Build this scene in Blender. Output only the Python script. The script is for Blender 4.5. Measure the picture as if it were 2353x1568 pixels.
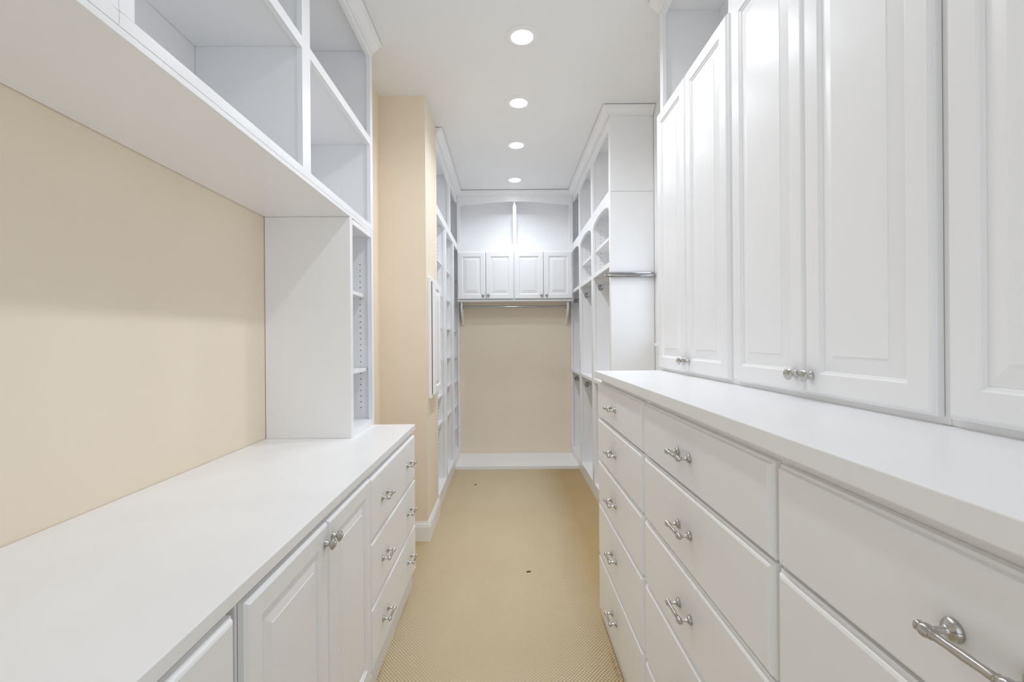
import bpy, bmesh, math
from mathutils import Matrix, Vector
PI = math.pi
S = bpy.context.scene
for o in list(bpy.data.objects):
    bpy.data.objects.remove(o, do_unlink=True)
COL = S.collection

# ------------------------------------------------------------------ camera
cam = bpy.data.cameras.new('camera')
cam.sensor_width = 36.0
cam.lens = 1060.0 / 2353.0 * 36.0
cam.shift_x = 12.5 / 2353.0
cam.shift_y = -2.0 / 2353.0
cam.clip_start = 0.02
camo = bpy.data.objects.new('camera', cam)
camo.location = (0, 0, 1.37)
camo.rotation_euler = (PI / 2, 0.0075, 0)
COL.objects.link(camo)
S.camera = camo

# ------------------------------------------------------------------ world, daylight, exposure
w = bpy.data.worlds.new('world')
S.world = w
w.use_nodes = True
w.node_tree.nodes['Background'].inputs[0].default_value = (0.82, 0.905, 1.0, 1)
w.node_tree.nodes['Background'].inputs[1].default_value = 1.2
S.view_settings.view_transform = 'Standard'
S.view_settings.look = 'None'
S.view_settings.gamma = 1
S.view_settings.use_curve_mapping = False
S.view_settings.exposure = 0.15
S.cycles.diffuse_bounces = 8
S.cycles.max_bounces = 10
S.cycles.use_adaptive_sampling = True
S.cycles.adaptive_threshold = 0.02
S.cycles.glossy_bounces = 4
S.cycles.caustics_reflective = False
S.cycles.caustics_refractive = False
S.cycles.use_denoising = True
LAMP_POWER = 5.0
LAMP_SPREAD = 150.0
LAMP_COL = (0.84, 0.90, 0.985)
LENS_EMIT = 24.0
# daylight falling in through the side window of the alcove
dl = bpy.data.lights.new('window_daylight', 'AREA')
dl.shape = 'RECTANGLE'
dl.size = 0.62
dl.size_y = 0.78
dl.energy = 2.0
dl.color = (0.80, 0.89, 1.0)
dlo = bpy.data.objects.new('window_daylight', dl)
dlo.location = (1.24, 2.82, 1.70)
dlo.rotation_euler = (0, PI / 2 - 0.25, 0)
COL.objects.link(dlo)

# ------------------------------------------------------------------ materials
def new_mat(name):
    m = bpy.data.materials.new(name)
    m.use_nodes = True
    nt = m.node_tree
    return m, nt, nt.nodes['Principled BSDF']

def noise(nt, scale, detail=3.0, rough=0.5):
    tc = nt.nodes.new('ShaderNodeTexCoord')
    n = nt.nodes.new('ShaderNodeTexNoise')
    n.inputs['Scale'].default_value = scale
    n.inputs['Detail'].default_value = detail
    n.inputs['Roughness'].default_value = rough
    nt.links.new(tc.outputs['Object'], n.inputs['Vector'])
    return n

def ramp(nt, src, stops):
    r = nt.nodes.new('ShaderNodeValToRGB')
    el = r.color_ramp.elements
    while len(el) < len(stops):
        el.new(0.5)
    for e, (p, c) in zip(el, stops):
        e.position = p
        e.color = (*c, 1)
    nt.links.new(src, r.inputs[0])
    return r

def bump(nt, src, strength, dist, b):
    n = nt.nodes.new('ShaderNodeBump')
    n.inputs['Strength'].default_value = strength
    n.inputs['Distance'].default_value = dist
    nt.links.new(src, n.inputs['Height'])
    nt.links.new(n.outputs[0], b.inputs['Normal'])

def painted(name, a, c, rough, scale=3.0, bs=0.0, spec=0.5):
    m, nt, b = new_mat(name)
    n = noise(nt, scale, 4.0)
    r = ramp(nt, n.outputs[0], [(0.35, a), (0.65, c)])
    nt.links.new(r.outputs[0], b.inputs['Base Color'])
    b.inputs['Roughness'].default_value = rough
    b.inputs['Specular IOR Level'].default_value = spec
    if bs:
        n2 = noise(nt, 160.0, 2.0)
        bump(nt, n2.outputs[0], bs, 0.001, b)
    return m

WHITE = painted('white_lacquer', (0.875, 0.875, 0.88), (0.895, 0.895, 0.90), 0.30, 2.0, 0, 0.4)
LAMINATE = painted('white_laminate', (0.865, 0.865, 0.87), (0.895, 0.895, 0.90), 0.30, 4.0, 0, 0.4)
TRIMW = painted('white_trim_paint', (0.87, 0.87, 0.87), (0.89, 0.89, 0.89), 0.4, 2.0)
CEIL = painted('ceiling_paint', (0.855, 0.855, 0.85), (0.875, 0.875, 0.87), 0.8, 1.5, 0.08, 0.2)
BEIGE = painted('beige_wall_paint', (0.845, 0.738, 0.592), (0.87, 0.764, 0.62), 0.62, 1.6, 0.15, 0.3)
DARK, _nt, _b = new_mat('dark_hole')
_n = noise(_nt, 50)
_r = ramp(_nt, _n.outputs[0], [(0.3, (0.01, 0.01, 0.012)), (0.7, (0.02, 0.02, 0.022))])
_nt.links.new(_r.outputs[0], _b.inputs['Base Color'])
_b.inputs['Roughness'].default_value = 0.9

SCRAP, _nt, _b = new_mat('dark_scrap')
_n = noise(_nt, 80)
_r = ramp(_nt, _n.outputs[0], [(0.3, (0.05, 0.04, 0.025)), (0.7, (0.09, 0.07, 0.045))])
_nt.links.new(_r.outputs[0], _b.inputs['Base Color'])

def metal(name, c1, c2, rough):
    m, nt, b = new_mat(name)
    n = noise(nt, 90.0, 3.0)
    r = ramp(nt, n.outputs[0], [(0.3, c1), (0.7, c2)])
    nt.links.new(r.outputs[0], b.inputs['Base Color'])
    b.inputs['Metallic'].default_value = 1.0
    b.inputs['Roughness'].default_value = rough
    return m
NICKEL = metal('satin_nickel', (0.50, 0.485, 0.465), (0.56, 0.545, 0.52), 0.2)
CHROME = metal('chrome', (0.40, 0.40, 0.41), (0.46, 0.46, 0.47), 0.1)

LENS, _nt, _b = new_mat('lamp_lens')
_b.inputs['Base Color'].default_value = (0.9, 0.9, 0.9, 1)
_b.inputs['Emission Color'].default_value = (1.0, 0.98, 0.96, 1)
_b.inputs['Emission Strength'].default_value = LENS_EMIT

GLASS, _nt, _b = new_mat('window_glass')
_mx = _nt.nodes.new('ShaderNodeMixShader')
_tr = _nt.nodes.new('ShaderNodeBsdfTransparent')
_gl = _nt.nodes.new('ShaderNodeBsdfGlossy')
_gl.inputs['Roughness'].default_value = 0.02
_mx.inputs[0].default_value = 0.06
_nt.links.new(_tr.outputs[0], _mx.inputs[1])
_nt.links.new(_gl.outputs[0], _mx.inputs[2])
_nt.links.new(_mx.outputs[0], _nt.nodes['Material Output'].inputs[0])

# carpet: loop pile with a staggered grid of dark pin dots
CARPET, nt, b = new_mat('loop_pile_carpet')
tc = nt.nodes.new('ShaderNodeTexCoord')
nw = noise(nt, 6.0, 3.0)
sep = nt.nodes.new('ShaderNodeSeparateXYZ')
wob = nt.nodes.new('ShaderNodeMixRGB')
wob.blend_type = 'LINEAR_LIGHT'
wob.inputs[0].default_value = 0.006
nt.links.new(tc.outputs['Object'], wob.inputs[1])
nt.links.new(nw.outputs['Color'], wob.inputs[2])
nt.links.new(wob.outputs[0], sep.inputs[0])
def M(op, a, c=None):
    n = nt.nodes.new('ShaderNodeMath')
    n.operation = op
    for i, v in enumerate((a, c)):
        if v is None:
            continue
        if isinstance(v, (int, float)):
            n.inputs[i].default_value = v
        else:
            nt.links.new(v, n.inputs[i])
    return n.outputs[0]
kx = 2 * PI / 0.0150
ky = 2 * PI / 0.0175
sx = M('SINE', M('MULTIPLY', sep.outputs[0], kx))
sy = M('SINE', M('MULTIPLY', sep.outputs[1], ky))
dots = M('MULTIPLY', sx, sy)
dr = ramp(nt, dots, [(0.25, (1, 1, 1)), (0.8, (0.30, 0.27, 0.22))])
n1 = noise(nt, 1.3, 4.0, 0.6)
c1 = ramp(nt, n1.outputs[0], [(0.3, (0.655, 0.535, 0.352)), (0.7, (0.715, 0.595, 0.412))])
n2 = noise(nt, 420.0, 2.0)
c2 = ramp(nt, n2.outputs[0], [(0.3, (0.88, 0.88, 0.88)), (0.7, (1.0, 1.0, 1.0))])
m1 = nt.nodes.new('ShaderNodeMixRGB'); m1.blend_type = 'MULTIPLY'; m1.inputs[0].default_value = 1
m2 = nt.nodes.new('ShaderNodeMixRGB'); m2.blend_type = 'MULTIPLY'; m2.inputs[0].default_value = 0.8
# flattened, paler pile along the walking line; looser dots and filtration soil by the cabinet bases
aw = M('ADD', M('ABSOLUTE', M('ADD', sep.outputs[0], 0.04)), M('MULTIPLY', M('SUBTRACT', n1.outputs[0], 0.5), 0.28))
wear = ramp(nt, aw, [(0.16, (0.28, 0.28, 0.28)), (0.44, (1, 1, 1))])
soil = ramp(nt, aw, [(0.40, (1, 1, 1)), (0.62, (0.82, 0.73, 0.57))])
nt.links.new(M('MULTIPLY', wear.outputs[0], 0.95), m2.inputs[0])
m0 = nt.nodes.new('ShaderNodeMixRGB'); m0.blend_type = 'MULTIPLY'; m0.inputs[0].default_value = 1
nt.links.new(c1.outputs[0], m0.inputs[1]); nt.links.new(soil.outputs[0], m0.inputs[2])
nt.links.new(m0.outputs[0], m1.inputs[1]); nt.links.new(c2.outputs[0], m1.inputs[2])
nt.links.new(m1.outputs[0], m2.inputs[1]); nt.links.new(dr.outputs[0], m2.inputs[2])
nt.links.new(m2.outputs[0], b.inputs['Base Color'])
b.inputs['Roughness'].default_value = 0.95
b.inputs['Specular IOR Level'].default_value = 0.1
bump(nt, M('ADD', M('MULTIPLY', dots, -0.6), n2.outputs[0]), 0.5, 0.003, b)

# ------------------------------------------------------------------ mesh helpers
class MB:
    def __init__(self):
        self.v = []; self.f = []; self.smooth = []
    def add(self, vs, fs, smooth=False):
        n = len(self.v)
        self.v += [tuple(p) for p in vs]
        self.f += [tuple(i + n for i in q) for q in fs]
        self.smooth += [smooth] * len(fs)
        return self
    def box(self, x0, x1, y0, y1, z0, z1):
        x0, x1 = sorted((x0, x1)); y0, y1 = sorted((y0, y1)); z0, z1 = sorted((z0, z1))
        vs = [(x, y, z) for z in (z0, z1) for y in (y0, y1) for x in (x0, x1)]
        fs = [(0, 2, 3, 1), (4, 5, 7, 6), (0, 1, 5, 4), (2, 6, 7, 3), (0, 4, 6, 2), (1, 3, 7, 5)]
        return self.add(vs, fs)
    def prism(self, poly, fn, a0, a1, k0=None, k1=None):
        """poly of 2D points; fn(p, a) -> 3D; k0/k1 optional per-point end shifts (mitres)"""
        n = len(poly)
        A = [fn(p, a0 + (k0(p) if k0 else 0)) for p in poly]
        B = [fn(p, a1 + (k1(p) if k1 else 0)) for p in poly]
        fs = [tuple(range(n)), tuple(range(2 * n - 1, n - 1, -1))]
        fs += [(i, (i + 1) % n, n + (i + 1) % n, n + i) for i in range(n)]
        return self.add(A + B, fs)
    def lathe(self, prof, fn, seg=24, smooth=True):
        """prof: (radius, height) list; fn(x, y, h) -> 3D"""
        vs = []; fs = []
        for r, h in prof:
            for i in range(seg):
                a = 2 * PI * i / seg
                vs.append(fn(r * math.cos(a), r * math.sin(a), h))
        for j in range(len(prof) - 1):
            for i in range(seg):
                k = (i + 1) % seg
                fs.append((j * seg + i, j * seg + k, (j + 1) * seg + k, (j + 1) * seg + i))
        self.add(vs, fs, smooth)
        n = len(prof) - 1
        if prof[0][0] > 1e-6:
            self.add(vs[:seg], [tuple(range(seg))])
        if prof[n][0] > 1e-6:
            self.add(vs[n * seg:], [tuple(range(seg))])
        return self
    def rings(self, fn, u0, u1, v0, v1, prof, cap0=True, cap1=True):
        """nested rectangles: prof is a list of (inset, height)"""
        vs = []; fs = []
        for i, h in prof:
            for (u, v) in ((u0 + i, v0 + i), (u1 - i, v0 + i), (u1 - i, v1 - i), (u0 + i, v1 - i)):
                vs.append(fn(u, v, h))
        for j in range(len(prof) - 1):
            for i in range(4):
                k = (i + 1) % 4
                fs.append((4 * j + i, 4 * j + k, 4 * j + 4 + k, 4 * j + 4 + i))
        if cap0: fs.append((3, 2, 1, 0))
        n = 4 * (len(prof) - 1)
        if cap1: fs.append((n, n + 1, n + 2, n + 3))
        return self.add(vs, fs)

WLOC = {}
def wl(o):
    return WLOC.get(o.name, Vector((0, 0, 0)))

def mesh_from(name, mb, mat, centre):
    me = bpy.data.meshes.new(name)
    me.from_pydata([(p[0] - centre[0], p[1] - centre[1], p[2] - centre[2]) for p in mb.v], [], mb.f)
    bm = bmesh.new(); bm.from_mesh(me)
    bmesh.ops.remove_doubles(bm, verts=bm.verts, dist=1e-6)
    bmesh.ops.recalc_face_normals(bm, faces=bm.faces)
    bm.to_mesh(me); bm.free()
    if any(mb.smooth):
        for p in me.polygons:
            p.use_smooth = True
        try:
            me.set_sharp_from_angle(angle=math.radians(38))
        except Exception:
            pass
    me.materials.append(mat)
    return me

def obj(name, mb, mat, parent=None, bev=0.0):
    xs = [p[0] for p in mb.v]; ys = [p[1] for p in mb.v]; zs = [p[2] for p in mb.v]
    c = Vector(((min(xs) + max(xs)) / 2, (min(ys) + max(ys)) / 2, min(zs)))
    o = bpy.data.objects.new(name, mesh_from(name, mb, mat, c))
    COL.objects.link(o)
    WLOC[o.name] = c
    if parent:
        o.parent = parent
        o.location = c - wl(parent)
    else:
        o.location = c
    if bev:
        m = o.modifiers.new('bevel', 'BEVEL')
        m.width = bev; m.segments = 2; m.limit_method = 'ANGLE'; m.angle_limit = math.radians(50)
        m.use_clamp_overlap = True
    return o

def inst(name, me, loc, rot, parent):
    o = bpy.data.objects.new(name, me)
    COL.objects.link(o)
    WLOC[o.name] = Vector(loc)
    o.parent = parent
    o.location = Vector(loc) - wl(parent)
    o.rotation_euler = rot.to_euler()
    return o

def tag(o, label, cat, group=None):
    o['label'] = label; o['category'] = cat
    if group: o['group'] = group
    return o

def thing(name, loc, label, cat, group=None):
    o = bpy.data.objects.new(name, None)
    o.empty_display_size = 0.1
    COL.objects.link(o)
    o.location = loc
    WLOC[o.name] = Vector(loc)
    return tag(o, label, cat, group)

def struct(name, mb, mat, parent=None, bev=0.0):
    o = obj(name, mb, mat, parent, bev)
    if not parent: o['kind'] = 'structure'
    return o
def bx(*a):
    return MB().box(*a)
BV = 0.0013

# hardware meshes, local +Z points out of the front, local Y runs along the bar
def pull_mesh():
    m = MB()
    for s in (-1, 1):
        m.lathe([(0.0118, 0), (0.0118, 0.0025), (0.0098, 0.0045), (0.0095, 0.0062), (0.0055, 0.0085),
                 (0.0038, 0.0115), (0.0036, 0.0285)], lambda x, y, h, s=s: (x, y + s * 0.0381, h), 20)
    pr = [(0.0, -0.0505), (0.0045, -0.0498), (0.0066, -0.047), (0.0058, -0.0445), (0.0072, -0.0425), (0.0085, -0.0395),
          (0.0085, -0.0365), (0.0070, -0.0335), (0.0060, -0.0315), (0.0066, -0.030), (0.0052, -0.0285), (0.0050, -0.015), (0.0056, 0.0)]
    pr = [(r * 0.86, h) for r, h in pr]
    pr += [(r, -h) for r, h in reversed(pr[:-1])]
    m.lathe(pr, lambda x, y, h: (x, h, y + 0.0285), 20)
    return mesh_from('pull', m, NICKEL, (0, 0, 0))
def knob_mesh():
    m = MB()
    m.lathe([(0.0105, 0), (0.0105, 0.0018), (0.0085, 0.0035), (0.0082, 0.005), (0.0055, 0.0075), (0.0047, 0.012), (0.0062, 0.0150),
             (0.0130, 0.0172), (0.0160, 0.0198), (0.0162, 0.0218), (0.0142, 0.0248), (0.0138, 0.0253), (0.0100, 0.0278), (0.0070, 0.0287), (0.0066, 0.0297),
             (0.0035, 0.0308), (0.0, 0.031)], lambda x, y, h: (x, y, h), 28)
    return mesh_from('knob', m, NICKEL, (0, 0, 0))
PULL = pull_mesh(); KNOB = knob_mesh()
ROT_L = Matrix(((0, 0, 1), (0, 1, 0), (-1, 0, 0)))      # out = +X
ROT_R = Matrix(((0, 0, -1), (0, 1, 0), (1, 0, 0)))      # out = -X
ROT_B = Matrix(((1, 0, 0), (0, 0, -1), (0, 1, 0)))      # out = -Y

DOOR_T = 0.020
FRAME_PROF = [(0, 0), (0, 0.0115), (0.0035, 0.0135), (0.0050, 0.0175), (0.0085, 0.020), (0.053, 0.020), (0.056, 0.0165), (0.0605, 0.0145), (0.062, 0.0105)]
PANEL_PROF = [(0.062, 0.0085), (0.062, 0.0115), (0.064, 0.0115), (0.098, 0.0172), (0.0985, 0.0185)]
SLAB_PROF = [(0, 0), (0, 0.0105), (0.0035, 0.0125), (0.0060, 0.0175), (0.0105, 0.020)]

def front_door(parent, fn, u0, u1, v0, v1, knob=None, rot=None):
    d = obj('door', MB().rings(fn, u0, u1, v0, v1, FRAME_PROF + [(0.062, 0.0)], cap0=False, cap1=False), WHITE, parent)
    obj('raised_panel', MB().rings(fn, u0, u1, v0, v1, PANEL_PROF), WHITE, d)
    if knob:
        inst('knob', KNOB, fn(knob[0], knob[1], DOOR_T), rot, d)
    return d
def front_drawer(parent, fn, u0, u1, v0, v1, pulls, rot):
    d = obj('drawer', MB().rings(fn, u0, u1, v0, v1, SLAB_PROF), WHITE, parent)
    for u in pulls:
        inst('pull', PULL, fn(u, (v0 + v1) / 2, DOOR_T), rot, d)
    return d

CROWN = [(0, 2.990), (0.007, 2.990), (0.009, 2.998), (0.017, 3.001), (0.021, 3.009), (0.034, 3.021),
         (0.040, 3.027), (0.046, 3.028), (0.048, 3.034), (0.055, 3.036), (0.055, 3.044), (0, 3.044)]
def arc_rail(a0, a1, ztop, bays, zs, zp, n=14):
    """polygon (a, z) of a rail whose lower edge is straight but arched over each bay"""
    pts = [(a0, ztop), (a0, zs)]
    for b0, b1 in bays:
        for i in range(n + 1):
            t = i / n
            h = math.sqrt(max(0.0, 1 - (2 * t - 1) ** 2)) if zp - zs > 0.045 else 1 - (2 * t - 1) ** 2
            pts.append((b0 + (b1 - b0) * t, zs + (zp - zs) * h))
    pts += [(a1, zs), (a1, ztop)]
    out = []
    for p in pts:
        if not out or (abs(p[0] - out[-1][0]) + abs(p[1] - out[-1][1])) > 1e-5:
            out.append(p)
    return out

def holes(parent, x, y, z0, z1, step=0.032):
    """round pin holes on a board facing the room entrance (-Y)"""
    m = MB()
    n = int((z1 - z0) / step)
    for i in range(n + 1):
        z = z0 + i * step
        vs = [(x + 0.0029 * math.cos(a * PI / 4), y - 0.0006, z + 0.0029 * math.sin(a * PI / 4)) for a in range(8)]
        vs += [(p[0], y + 0.0002, p[2]) for p in vs]
        m.add(vs, [tuple(range(8))] + [(k, (k + 1) % 8, 8 + (k + 1) % 8, 8 + k) for k in range(8)])
    o = obj('pin_holes', m, DARK, parent)
    o['kind'] = 'stuff'
    return o

# ------------------------------------------------------------------ room shell
CZ = 3.05
XL, XLA, XCOL, XR = -1.165, -0.866, -0.548, 1.075
YF, YB = -1.5, 5.452
struct('floor', bx(-1.5, 1.4, YF - 0.1, YB + 0.1, -0.08, 0.0), CARPET)
struct('ceiling', bx(-1.5, 1.4, YF - 0.1, YB + 0.1, CZ, CZ + 0.1), CEIL)
pl = [(XL, YF), (XL, 2.625), (XLA, 2.625), (XLA, 3.16), (XCOL, 3.16), (XCOL, 3.640), (-0.905, 3.640), (-0.905, YB), (-1.35, YB), (-1.35, YF)]
struct('wall_left', MB().prism(pl, lambda p, a: (p[0], p[1], a), 0, CZ), BEIGE)
struct('wall_back', bx(-1.35, 1.25, YB, YB + 0.1, 0, CZ), BEIGE)
WY0, WY1, WZ0, WZ1 = 2.46, 3.20, 1.34, 2.04
wr = MB()
wr.box(XR, XR + 0.12, YF, WY0, 0, CZ)
wr.box(XR, XR + 0.12, WY1, YB, 0, CZ)
wr.box(XR, XR + 0.12, WY0, WY1, 0, WZ0)
wr.box(XR, XR + 0.12, WY0, WY1, WZ1, CZ)
struct('wall_right', wr, TRIMW)
win = MB()
for (y0, y1, z0, z1) in ((WY0, WY0 + .04, WZ0, WZ1), (WY1 - .04, WY1, WZ0, WZ1), (WY0 + .04, WY1 - .04, WZ0, WZ0 + .04), (WY0 + .04, WY1 - .04, WZ1 - .04, WZ1)):
    win.box(XR + 0.055, XR + 0.10, y0, y1, z0, z1)
wo = struct('window_1', win, TRIMW, None, 0.002)
struct('pane', bx(XR + 0.074, XR + 0.080, WY0 + .04, WY1 - .04, WZ0 + .04, WZ1 - .04), GLASS, wo)
struct('sill', bx(XR - 0.034, XR + 0.054, WY0 - 0.06, WY1 + 0.06, WZ0 - 0.022, WZ0 - 0.001), TRIMW, wo, 0.003)
# moulded baseboard round the pier
BB = [(0, 0), (0.014, 0), (0.014, 0.098), (0.0115, 0.104), (0.0115, 0.112), (0.0075, 0.119), (0.0055, 0.128), (0.004, 0.133), (0, 0.133)]
m = MB()
m.prism(BB, lambda p, a: (a, 3.16 - p[0] - 0.0005, p[1]), XLA, XCOL, None, lambda p: p[0] + 0.0005)
m.prism(BB, lambda p, a: (XCOL + p[0] + 0.0005, a, p[1]), 3.16, 3.638, lambda p: -p[0] - 0.0005)
struct('baseboard_left', m, TRIMW)
m = MB().prism(BB, lambda p, a: (XR - p[0] - 0.0005, a, p[1]), 2.32, 3.33)
struct('baseboard_right', m, TRIMW)
m = MB().prism(BB, lambda p, a: (XLA + p[0] + 0.0005, a, p[1]), 2.63, 3.14)
struct('trim_1', m, TRIMW)

# ------------------------------------------------------------------ left base cabinets and worktop
LC, LF = -0.533, -0.512          # carcass face, front face
fnL = lambda u, v, h: (LC + 0.001 + h, u, v)
TOP_Z = 0.903
ct = obj('countertop', bx(XL + 0.002, -0.515, 0.01, 2.585, 0.873, TOP_Z), LAMINATE, None, 0.0022)
tag(ct, 'low white laminate countertop along the beige left wall', 'countertop')

def base_cabinet_left(name, y0, y1, label, cat='cabinet', endpanel=False):
    t = thing(name, ((XL + LC) / 2, (y0 + y1) / 2, 0), label, cat)
    z0, z1 = 0.10, 0.8695
    for a in (y0, y1 - 0.018):
        obj('side_panel', bx(XL + 0.003, LC - 0.0195, a, a + 0.018, 0.0 if endpanel else z0, z1), WHITE, t)
    obj('bottom_panel', bx(XL + 0.003, LC - 0.0195, y0 + .018, y1 - .018, z0, z0 + 0.018), WHITE, t)
    obj('back_panel', bx(XL + 0.003, XL + 0.010, y0 + .018, y1 - .018, z0 + .018, z1), WHITE, t)
    f = MB()
    f.box(LC - 0.019, LC, y0, y0 + 0.028, z0 + .02, z1); f.box(LC - 0.019, LC, y1 - 0.028, y1, z0 + .02, z1)
    f.box(LC - 0.019, LC, y0 + .028, y1 - .028, z1 - 0.045, z1); f.box(LC - 0.019, LC, y0 + .028, y1 - .028, z0 + .02, z0 + 0.05)
    obj('face_frame', f, WHITE, t, BV)
    # curved kickboard under the fronts
    pr = [(LF - 0.003, 0.113), (LF - 0.005, 0.104), (LF - 0.011, 0.094), (LF - 0.019, 0.083), (LF - 0.0235, 0.070), (LF - 0.025, 0.055), (LF - 0.025, 0.0), (LF - 0.045, 0.0), (LF - 0.045, 0.113)]
    obj('kickboard', MB().prism(pr, lambda p, a: (p[0], a, p[1]), y0, y1), WHITE, t)
    return t
ZR = [(0.612, 0.851), (0.364, 0.606), (0.120, 0.358)]
t = base_cabinet_left('drawer_cabinet', 1.727, 2.568, 'white base cabinet with three wide drawers, two pulls on each, under the left counter', endpanel=True)
for z0, z1 in ZR:
    front_drawer(t, fnL, 1.731, 2.556, z0, z1, (1.918, 2.391), ROT_L)
t = base_cabinet_left('door_cabinet', 0.898, 1.7265, 'white base cabinet with two panel doors and round knobs under the left counter')
front_door(t, fnL, 0.905, 1.3155, 0.120, 0.857, (1.291, 0.803), ROT_L)
front_door(t, fnL, 1.3195, 1.7235, 0.120, 0.857, (1.345, 0.803), ROT_L)
t = base_cabinet_left('drawer_cabinet', 0.03, 0.869, 'white base cabinet at the bottom left edge, only a slab drawer top showing')
for z0, z1 in [(0.612, 0.857)] + ZR[1:]:
    front_drawer(t, fnL, 0.036, 0.866, z0, z1, (0.22, 0.66), ROT_L)

# ------------------------------------------------------------------ left overhead cubbies (hutch) and tower bookcase
HF = -0.750                       # face frame plane
HB = XL + 0.003
fx = HF - 0.020
t = thing('overhead_cubbies', ((HB + HF) / 2, 1.305, 1.972), 'long white overhead unit of open cubbies hung over the low left counter', 'shelf unit')
Y0, Y1 = 0.0, 2.610
obj('soffit_panel', bx(HB, HF - .0005, Y0, Y1, 1.972, 1.9885), WHITE, t, BV)
obj('back_panel', bx(HB, HB + 0.007, Y0, Y1, 1.989, 2.999), WHITE, t)
obj('top_panel', bx(HB, fx - .0005, Y0, Y1, 3.0, 3.018), WHITE, t)
UP = [0.0, 0.8785, 0.8985, 1.722, 2.590]
for a in UP:
    obj('upright_panel', bx(HB + .008, fx - .0005, a, a + 0.019, 1.989, 2.999), WHITE, t)
for a, c in ((UP[0], UP[1]), (UP[2], UP[3]), (UP[3], UP[4])):
    obj('shelf', bx(HB + .008, fx - .0005, a + .0195, c - .0005, 2.474, 2.493), WHITE, t, BV)
for y0, y1, stiles in ((0.0, 0.8978, [(0.0, 0.04), (0.859, 0.8978)]), (0.8985, 2.610, [(0.8985, 0.937), (1.711, 1.781), (2.566, 2.610)])):
    f = MB()
    f.box(fx, HF, y0, y1, 1.989, 2.018)
    f.box(fx, HF, y0, y1, 2.956, 3.018)
    for s0, s1 in stiles:
        f.box(fx, HF, s0, s1, 2.018, 2.956)
    for (a0, a1), (b0, b1) in zip(stiles[:-1], stiles[1:]):
        f.box(fx, HF, a1, b0, 2.462, 2.503)
    obj('face_frame', f, WHITE, t, 0.0008)
obj('crown_moulding', MB().prism(CROWN, lambda p, a: (HF + 0.0005 + p[0], a, p[1]), Y0, Y1), WHITE, t)

t = thing('bookcase', ((HB + HF) / 2, 2.415, TOP_Z), 'narrow white bookcase with pin holes and two shelves, standing on the left counter', 'bookcase')
z0, z1 = TOP_Z + 0.0005, 1.971
obj('side_panel', bx(HB, HF - .0005, 2.222, 2.241, z0, z1), WHITE, t, BV)
sp = obj('side_panel', bx(HB, HF - 0.0205, 2.585, 2.608, z0, z1), WHITE, t)
obj('back_panel', bx(HB, HB + .007, 2.2415, 2.5845, z0, z1), WHITE, t)
obj('bottom_panel', bx(HB + .0075, HF - .0205, 2.2415, 2.5845, z0, 0.938), WHITE, t)
obj('top_panel', bx(HB + .0075, HF - .0205, 2.2415, 2.5845, 1.954, z1), WHITE, t)
f = MB()
f.box(HF - .020, HF, 2.2415, 2.256, z0, z1); f.box(HF - .020, HF, 2.563, 2.608, z0, z1)
f.box(HF - .020, HF, 2.256, 2.563, 1.944, z1); f.box(HF - .020, HF, 2.256, 2.563, z0, 0.936)
obj('face_frame', f, WHITE, t, BV)
for z, x in ((1.614, -0.793), (1.2035, -0.779)):
    obj('shelf', bx(HB + .0075, x, 2.2425, 2.5835, z, z + 0.019), WHITE, t, BV)
holes(sp, -0.818, 2.585, 0.998, 1.812)
holes(sp, -1.08, 2.585, 0.998, 1.812)

# ------------------------------------------------------------------ right base cabinets, worktop, wall cabinets
RC, RF = 0.471, 0.450
fnR = lambda u, v, h: (RC - 0.001 - h, u, v)
RTOP = 1.214
RB = XR - 0.003
ct = obj('countertop', bx(0.4365, RB, 0.0, 2.298, 1.181, RTOP), LAMINATE, None, 0.0022)
tag(ct, 'tall white laminate countertop on the right, over the five-drawer chests', 'countertop')
ROWS = [(0.989, 1.158), (0.782, 0.983), (0.572, 0.776), (0.318, 0.566), (0.055, 0.312)]
def chest_right(y0, y1, u0, u1, pull, label, near=False):
    t = thing('drawer_chest', ((RC + RB) / 2, (y0 + y1) / 2, 0), label, 'cabinet', 'white drawer chests under the tall right counter')
    z0, z1 = 0.06, 1.180
    for a in (y0, y1 - 0.018):
        obj('side_panel', bx(RC + 0.0195, RB, a, a + 0.018, 0.0, z1), WHITE, t)
    obj('bottom_panel', bx(RC + 0.0195, RB, y0 + .018, y1 - .018, z0, z0 + .018), WHITE, t)
    obj('back_panel', bx(RB - .007, RB, y0 + .018, y1 - .018, z0 + .018, z1), WHITE, t)
    f = MB()
    f.box(RC, RC + .019, y0, y0 + .026, z0, z1); f.box(RC, RC + .019, y1 - .026, y1, z0, z1)
    f.box(RC, RC + .019, y0 + .026, y1 - .026, z1 - .042, z1)
    for r in ROWS[:-1]:
        f.box(RC, RC + .019, y0 + .026, y1 - .026, r[0] - .02, r[0] + .014)
    f.box(RC, RC + .019, y0 + .026, y1 - .026, z0, z0 + .03)
    obj('face_frame', f, WHITE, t, BV)
    pr = [(RF + 0.003, 0.0535), (RF + .0045, 0.046), (RF + 0.008, 0.040), (RF + 0.0115, 0.032), (RF + 0.012, 0.0), (RF + 0.035, 0.0), (RF + 0.035, 0.0535)]
    obj('kickboard', MB().prism(pr, lambda p, a: (p[0], a, p[1]), y0, y1), WHITE, t)
    for a, c in ROWS:
        front_drawer(t, fnR, u0, u1, a, c, (pull,), ROT_R)
    return t
chest_right(1.543, 2.290, 1.550, 2.286, 1.958, 'white five-drawer chest farthest along the right counter, all five pulls in view')
chest_right(0.787, 1.542, 0.791, 1.524, 1.178, 'middle white drawer chest under the right counter, three sharp pulls in one column')
chest_right(0.028, 0.786, 0.034, 0.776, 0.428, 'nearest white drawer chest at the lower right, only one big pull in view')

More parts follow.
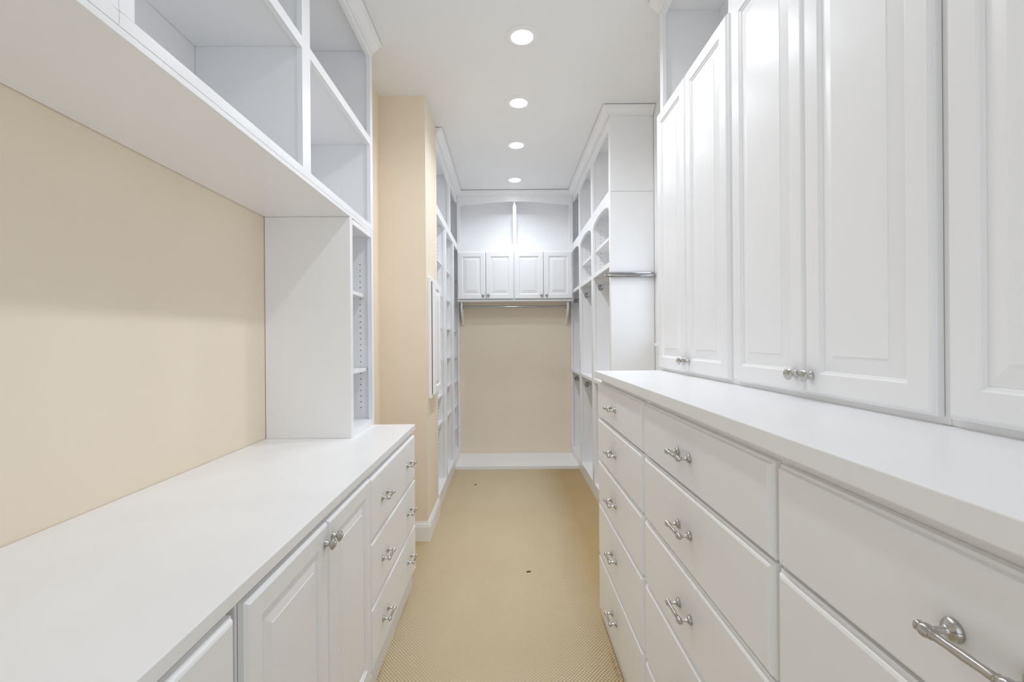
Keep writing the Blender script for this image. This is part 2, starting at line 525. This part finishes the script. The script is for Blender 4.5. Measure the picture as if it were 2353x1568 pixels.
UC, UF = 0.776, 0.755
fnU = lambda u, v, h: (UC - 0.001 - h, u, v)
def wall_cabinet_right(y0, y1, doors, knobs, label):
    t = thing('wall_cabinet', ((UC + RB) / 2, (y0 + y1) / 2, RTOP), label, 'cabinet', 'tall white double-door cabinets on the right counter')
    fx = UC + 0.019
    z0, z1 = RTOP + 0.0005, 3.018
    for a in (y0, y1 - 0.018):
        obj('side_panel', bx(fx + .0005, RB, a, a + .018, z0, z1), WHITE, t)
    obj('back_panel', bx(RB - .007, RB, y0 + .0185, y1 - .0185, z0, z1), WHITE, t)
    for z in (z0, 2.470, 3.0):
        obj('shelf', bx(fx + .0005, RB - .0075, y0 + .0185, y1 - .0185, z, z + .018), WHITE, t)
    f = MB()
    f.box(UC, fx, y0, y0 + .04, z0, z1); f.box(UC, fx, y1 - .04, y1, z0, z1)
    f.box(UC, fx, y0 + .04, y1 - .04, z0, z0 + .03)
    f.box(UC, fx, y0 + .04, y1 - .04, 2.452, 2.492)
    f.box(UC, fx, y0 + .04, y1 - .04, 2.966, z1)
    obj('face_frame', f, WHITE, t, BV)
    for (a, c), k in zip(doors, knobs):
        front_door(t, fnU, a, c, 1.229, 2.481, (k, 1.276), ROT_R)
    obj('crown_moulding', MB().prism(CROWN, lambda p, a: (UC - 0.0005 - p[0], a, p[1]), y0, y1), WHITE, t)
    return t
wall_cabinet_right(1.557, 2.304, [(1.944, 2.300), (1.572, 1.940)], (1.969, 1.913), 'tall white two-door cabinet farthest along the right counter, with the smallest knobs')
wall_cabinet_right(0.806, 1.556, [(1.173, 1.543), (0.817, 1.169)], (1.205, 1.144), 'middle tall white two-door cabinet on the right counter, two larger knobs')
wall_cabinet_right(0.05, 0.805, [(0.424, 0.793), (0.058, 0.420)], (0.452, 0.392), 'nearest tall white cabinet on the right counter, cut by the right edge')

# ------------------------------------------------------------------ far left shelving wall
SF = -0.550; SB = -0.902
t = thing('shelving_unit', (-0.73, 4.54, 0), 'tall white shelving wall with many shelves, beyond the beige pier on the left', 'shelf unit')
fx = SF - 0.024
Y0, Y1 = 3.645, 5.448
obj('back_panel', bx(SB, SB + .007, Y0, Y1, 0.0, 3.018), WHITE, t)
dv = []
for a, c in ((Y0, Y0 + .02), (4.199, 4.219), (4.820, 4.840), (5.428, Y1)):
    dv.append(obj('upright_panel', bx(SB + .0075, fx - .0005, a, c, 0.0, 2.420), WHITE, t))
for a, c in ((Y0, Y0 + .02), (4.560, 4.580), (5.428, Y1)):
    obj('upright_panel', bx(SB + .0075, fx - .0005, a, c, 2.442, 2.999), WHITE, t)
obj('top_panel', bx(SB + .0075, fx - .0005, Y0, Y1, 3.0, 3.018), WHITE, t)
obj('middle_panel', bx(SB + .0075, fx - .0005, Y0, Y1, 2.421, 2.441), WHITE, t)
bays = ((Y0 + .0205, 4.1985), (4.2195, 4.8195), (4.8405, 5.4275))
for k, (a, c) in enumerate(bays):
    obj('bottom_panel', bx(SB + .0075, fx - .0005, a, c, 0.102, 0.121), WHITE, t, BV)
    for z in ((2.072, 1.783, 1.494, 1.205, 0.888, 0.650), (2.072, 1.784, 1.495, 1.207, 0.923, 0.634), (2.072, 1.78, 1.488, 1.186, 0.903, 0.617, 0.365))[k]:
        obj('shelf', bx(SB + .0075, SF - .034, a + .001, c - .001, z - .019, z), WHITE, t, BV)
f = MB()
f.prism([(3.645, 0.0)] + [(5.448, 0.0), (5.448, 0.122), (3.645, 0.122)], lambda p, a: (a, p[0], p[1]), fx, SF)
for a, c in ((Y0, 3.675), (4.192, 4.260), (4.812, 4.880), (5.405, Y1)):
    f.box(fx, SF, a, c, 0.122, 2.388)
f.box(fx, SF, Y0, Y1, 2.388, 2.458)
for a, c in ((Y0, 3.675), (4.535, 4.600), (5.405, Y1)):
    f.box(fx, SF, a, c, 2.458, 2.90)
f.prism(arc_rail(Y0, Y1, 3.018, [(3.675, 4.535), (4.600, 5.405)], 2.90, 2.932), lambda p, a: (a, p[0], p[1]), fx, SF)
obj('face_frame', f, WHITE, t, BV)
obj('crown_moulding', MB().prism(CROWN, lambda p, a: (SF + 0.0005 + p[0], a, p[1]), Y0 - .02, 5.193, None, lambda p: -p[0]), WHITE, t)
for d, y in zip(dv[1:], (4.199, 4.820, 5.428)):
    holes(d, -0.626, y, 0.30, 2.26)
    holes(d, -0.85, y, 0.30, 2.26)

# ------------------------------------------------------------------ far right hanging unit
GF = 0.757; GB = XR - 0.003
t = thing('hanging_unit', (0.915, 4.39, 0), 'tall white hanging unit with arched openings and chrome rods, far right wall', 'wardrobe')
fx = GF + 0.021
Y0, Y1 = 3.337, 5.448
obj('back_panel', bx(GB - .007, GB, Y0, Y1, 0.0, 3.018), WHITE, t)
obj('end_panel', bx(GF + .0005, GB - .0075, Y0, Y0 + .02, 0.0, 2.4405), WHITE, t, BV)
obj('end_panel', bx(GF + .0005, GB - .0075, Y0, Y0 + .02, 2.4425, 3.018), WHITE, t, BV)
dv = []
for a, c in ((4.025, 4.045), (4.722, 4.742), (5.428, Y1)):
    dv.append(obj('upright_panel', bx(fx + .0005, GB - .0075, a, c, 0.0, 2.999), WHITE, t))
obj('top_panel', bx(fx + .0005, GB - .0075, Y0 + .0205, Y1, 3.0, 3.018), WHITE, t)
bays = ((Y0 + .0205, 4.0245), (4.0455, 4.7215), (4.7425, 5.4275))
for k, (a, c) in enumerate(bays):
    for z, th, n in ((0.118, .019, 'bottom_panel'), (1.024, .02, 'shelf'), (1.934, .02, 'shelf'), (2.452, .02, 'shelf')):
        obj(n, bx(fx + .0005, GB - .0075, a, c, z - th, z), WHITE, t, BV)
    if k < 2:
        obj('shelf', bx(fx + .003, GB - .0075, a + .001, c - .001, (2.124, 2.119)[k], (2.146, 2.141)[k]), WHITE, t, BV)
f = MB()
K = ((Y0 + .0205, 3.386), (4.018, 4.100), (4.716, 4.795), (5.400, Y1))
f.box(GF, fx, Y0 + .0205, Y1, 0, 0.117)
for a, c in K:
    f.box(GF, fx, a, c, 0.117, 2.32); f.box(GF, fx, a, c, 2.459, 2.90)
op = [(K[i][1], K[i + 1][0]) for i in range(3)]
for a, c in op:
    f.box(GF, fx, a, c, 1.900, 1.937)
    f.box(GF, fx, a, c, 0.998, 1.026)
f.prism(arc_rail(Y0 + .0205, Y1, 2.459, op, 2.32, 2.378, 18), lambda p, a: (a, p[0], p[1]), GF, fx)
f.prism(arc_rail(Y0 + .0205, Y1, 3.018, op, 2.90, 2.930), lambda p, a: (a, p[0], p[1]), GF, fx)
obj('face_frame', f, WHITE, t, BV)
cm = MB()
cm.prism(CROWN, lambda p, a: (GF - 0.0005 - p[0], a, p[1]), Y0, 5.193, lambda p: -p[0], lambda p: -p[0])
cm.prism(CROWN, lambda p, a: (a, Y0 - 0.0005 - p[0], p[1]), GF, GB, lambda p: -p[0])
obj('crown_moulding', cm, WHITE, t)
for d, y in zip(dv, (4.025, 4.722, 5.428)):
    holes(d, 0.824, y, 1.99, 2.32)
    holes(d, 1.02, y, 1.99, 2.32)
def rod(parent, x, z, y0, y1):
    r = obj('hanging_rod', MB().lathe([(0.0125, y0), (0.0125, y1)], lambda p, q, h: (x + p * 0.68, h, z + q * 1.2), 16), CHROME, parent)
    for yy, s in ((y0, 1), (y1, -1)):
        obj('rod_socket', MB().lathe([(0.030, 0), (0.030, 0.004), (0.024, 0.008), (0.0175, 0.018), (0.0165, 0.026)],
            lambda p, q, h, yy=yy, s=s: (x + p * 0.75, yy + s * (h - 0.0005), z + q * .9), 16), CHROME, r)
for k, (a, c) in enumerate(bays):
    rod(t, 0.822, 1.822, a, c)
    if k > 0:
        rod(t, 0.822, 0.912, a, c)

# valet rail on the end panel of the hanging unit
t = thing('valet_rod', (0.90, 3.31, 1.82), 'short chrome valet rod across the white end panel of the hanging unit', 'rod')
obj('mount_rail', bx(0.735, 1.066, 3.312, 3.336, 1.842, 1.853), CHROME, t, 0.0015)
obj('rod', MB().lathe([(0.0, 0.7195), (0.010, 0.7205), (0.0125, 0.724), (0.0125, 1.063)], lambda p, q, h: (h, 3.312 + p, 1.829 + q), 16), CHROME, t)
obj('end_cap', MB().lathe([(0.0, 0.7105), (0.012, 0.7115), (0.0155, 0.715), (0.0155, 0.727)], lambda p, q, h: (h, 3.312 + p, 1.832 + q * 1.15), 16), CHROME, t)

# ------------------------------------------------------------------ back wall: platform, cubby, two wall cabinets, rod
pf = obj('floor_platform', bx(SF + .0005, GF - .0005, 4.88, YB - .002, 0.0005, 0.036), WHITE, None, 0.002)
tag(pf, 'low white platform board on the carpet against the back wall', 'platform')
BF = 5.213; BFR = BF - 0.021       # carcass face, door face
fnB = lambda u, v, h: (u, BF - 0.001 - h, v)
bx0, bx1 = SF + .001, GF - .001
t = thing('open_cubby_shelf', (0.1035, 5.33, 2.37), 'wide white two-bay cubby with an arched top, above the four doors on the back wall', 'shelf')
ZB = 2.368
obj('back_panel', bx(bx0, bx1, YB - .010, YB - .003, ZB, 3.018), WHITE, t)
obj('bottom_panel', bx(bx0, bx1, BF + .0005, YB - .0105, 2.437, 2.455), WHITE, t)
obj('top_panel', bx(bx0, bx1, BF + .0005, YB - .0105, 3.0, 3.018), WHITE, t)
for a in (bx0, 0.0905, bx1 - .019):
    obj('upright_panel', bx(a, a + .019, BF + .0005, YB - .0105, 2.4555, 2.9995), WHITE, t)
f = MB()
fy = BF - 0.019
f.box(bx0, bx1, fy, BF, ZB, 2.456)
for a, c in ((bx0, -0.514), (0.082, 0.119), (0.713, bx1)):
    f.box(a, c, fy, BF, 2.456, 2.89)
f.prism(arc_rail(bx0, bx1, 3.018, [(-0.514, 0.713)], 2.89, 2.932, 24), lambda p, a: (p[0], a, p[1]), fy, BF)
obj('face_frame', f, WHITE, t, BV)
obj('crown_moulding', MB().prism(CROWN, lambda p, a: (a, fy - 0.0005 - p[0], p[1]), bx0, bx1, lambda p: p[0], lambda p: -p[0]), WHITE, t)
for (a, c, dd, kn, lab) in ((bx0, 0.0893, [(-0.546, -0.2315), (-0.2285, 0.0860)], (-0.258, -0.200), 'left one of the two white two-door cabinets on the back wall'),
                            (0.0903, bx1, [(0.0935, 0.4215), (0.4245, 0.744)], (0.395, 0.452), 'right one of the two white two-door cabinets on the back wall')):
    t = thing('wall_cabinet', ((a + c) / 2, 5.33, 1.808), lab, 'cabinet', 'white two-door cabinets on the back wall')
    for x in (a, c - .018):
        obj('side_panel', bx(x, x + .018, BF + .0005, YB - .003, 1.808, 2.367), WHITE, t)
    obj('bottom_panel', bx(a + .0185, c - .0185, BF + .0005, YB - .003, 1.808, 1.826), WHITE, t)
    obj('top_panel', bx(a + .0185, c - .0185, BF + .0005, YB - .003, 2.349, 2.367), WHITE, t)
    f = MB()
    f.box(a, c, BF - .019, BF, 1.808, 1.828); f.box(a, a + .02, BF - .019, BF, 1.828, 2.367); f.box(c - .02, c, BF - .019, BF, 1.828, 2.367)
    f.box(a + .02, c - .02, BF - .019, BF, 2.345, 2.367)
    obj('face_frame', f, WHITE, t, BV)
    for (u0, u1), k in zip(dd, kn):
        front_door(t, lambda u, v, h: (u, BF - 0.020 - h, v), u0, u1, 1.832, 2.364, (k, 1.872), ROT_B)

t = thing('clothes_rod', (0.1, 5.36, 1.553), 'chrome hanging rod on two white brackets under the back wall cabinets', 'rod')
prb = [(YB - .002, 1.806), (5.225, 1.806), (5.227, 1.775), (5.235, 1.735), (5.252, 1.695), (5.290, 1.655), (5.345, 1.622), (5.395, 1.590), (5.418, 1.565), (5.422, 1.553), (YB - .002, 1.553)]
for x0, x1 in ((-0.519, -0.497), (0.689, 0.711)):
    obj('bracket', MB().prism(prb, lambda p, a: (a, p[0], p[1]), x0, x1), WHITE, t, BV)
obj('rod', MB().lathe([(0.0125, -0.4965), (0.0125, 0.6885)], lambda p, q, h: (h, 5.275 + p, 1.752 + q), 18), CHROME, t)
for x, s in ((-0.4965, 1), (0.6885, -1)):
    obj('rod_socket', MB().lathe([(0.022, 0), (0.022, .004), (0.017, .007), (0.0165, .016)], lambda p, q, h, x=x, s=s: (x + s * h, 5.275 + p, 1.752 + q), 18), CHROME, t)

# ------------------------------------------------------------------ narrow built-in cabinet on the side of the pier
t = thing('ironing_cabinet', (XCOL + .01, 3.37, 0.968), 'narrow white cabinet with one raised panel door on the side of the beige pier', 'cabinet')
x0, x1 = XCOL + .0008, -0.522
y0, y1, z0, z1 = 3.216, 3.530, 0.968, 1.813
f = MB()
f.box(x0, x1, y0, y0 + .03, z0, z1); f.box(x0, x1, y1 - .03, y1, z0, z1)
f.box(x0, x1, y0 + .03, y1 - .03, z0, z0 + .04); f.box(x0, x1, y0 + .03, y1 - .03, z1 - .04, z1)
obj('box_frame', f, WHITE, t, BV)
obj('gap_shade', bx(x1 + .0002, x1 + .0048, 3.222, 3.508, 1.002, 1.784), DARK, t)  # dark sheet standing in for the shade in the gap behind the door
fnI = lambda u, v, h: (-0.517 + h, u, v)
IP = [(0, 0), (0, .012), (.003, .0155), (.006, .018), (.050, .018), (.053, .0145), (.057, .010)]
d = obj('door', MB().rings(fnI, 3.219, 3.512, 0.995, 1.791, IP + [(0.057, 0)], False, False), WHITE, t)
obj('raised_panel', MB().rings(fnI, 3.219, 3.512, 0.995, 1.791, [(.057, .0065), (.057, .0085), (.059, .0085), (.088, .0155), (.0885, .017)]), WHITE, d)

# ------------------------------------------------------------------ scraps on the carpet
for x, y, r, lab in ((-0.305, 4.372, 0.4, 'tiny dark scrap lying on the carpet near the white platform'),
                     (0.120, 2.722, 0.1, 'tiny dark scrap lying in the middle of the carpeted aisle')):
    m = MB()
    ca, sa = math.cos(r), math.sin(r)
    pts = [(-0.013, -0.002), (-0.004, -0.006), (0.008, -0.004), (0.013, 0.001), (0.005, 0.005), (-0.007, 0.004)]
    m.prism([(x + p * ca - q * sa, y + p * sa + q * ca) for p, q in pts], lambda p, a: (p[0], p[1], a), 0.0005, 0.005)
    tag(obj('carpet_scrap', m, SCRAP), lab, 'scrap')

# ------------------------------------------------------------------ recessed ceiling lights
trim_m = MB().lathe([(0.058, -0.004), (0.060, -0.0075), (0.066, -0.0085), (0.088, -0.005), (0.0915, -0.002), (0.0915, 0.0)], lambda x, y, h: (x, y, h), 48)
trim_me = mesh_from('trim_ring', trim_m, TRIMW, (0, 0, 0))
lens_m = MB().lathe([(0.0575, -0.004), (0.050, -0.0085), (0.036, -0.0125), (0.018, -0.0145), (0.0, -0.015)], lambda x, y, h: (x, y, h), 40)
lens_me = mesh_from('lens', lens_m, LENS, (0, 0, 0))
def downlight(y, label, power=LAMP_POWER):
    t = thing('recessed_light', (0.098, y, CZ - 0.0002), label, 'light', 'round recessed lights in the ceiling')
    I3 = Matrix.Identity(3)
    inst('trim_ring', trim_me, t.location, I3, t)
    inst('lens', lens_me, t.location, I3, t)
    L = bpy.data.lights.new('downlight_lamp', 'AREA')
    L.shape = 'DISK'; L.size = 0.09; L.energy = power; L.color = LAMP_COL; L.spread = math.radians(LAMP_SPREAD)
    lo = bpy.data.objects.new('downlight_lamp', L)
    COL.objects.link(lo)
    lo.parent = t
    lo.location = (0, 0, -0.018)
    return t
for y, lab in ((2.548, 'round recessed ceiling light nearest the viewer, largest of the row'),
               (3.257, 'round recessed ceiling light, second from the viewer'),
               (3.966, 'round recessed ceiling light, third from the viewer'),
               (4.827, 'round recessed ceiling light closest to the back wall, smallest of the row')):
    downlight(y, lab)
downlight(1.84, 'recessed ceiling light above the near end of the aisle, just out of frame')
downlight(1.13, 'recessed ceiling light above the viewer, well out of frame', LAMP_POWER * 0.35)
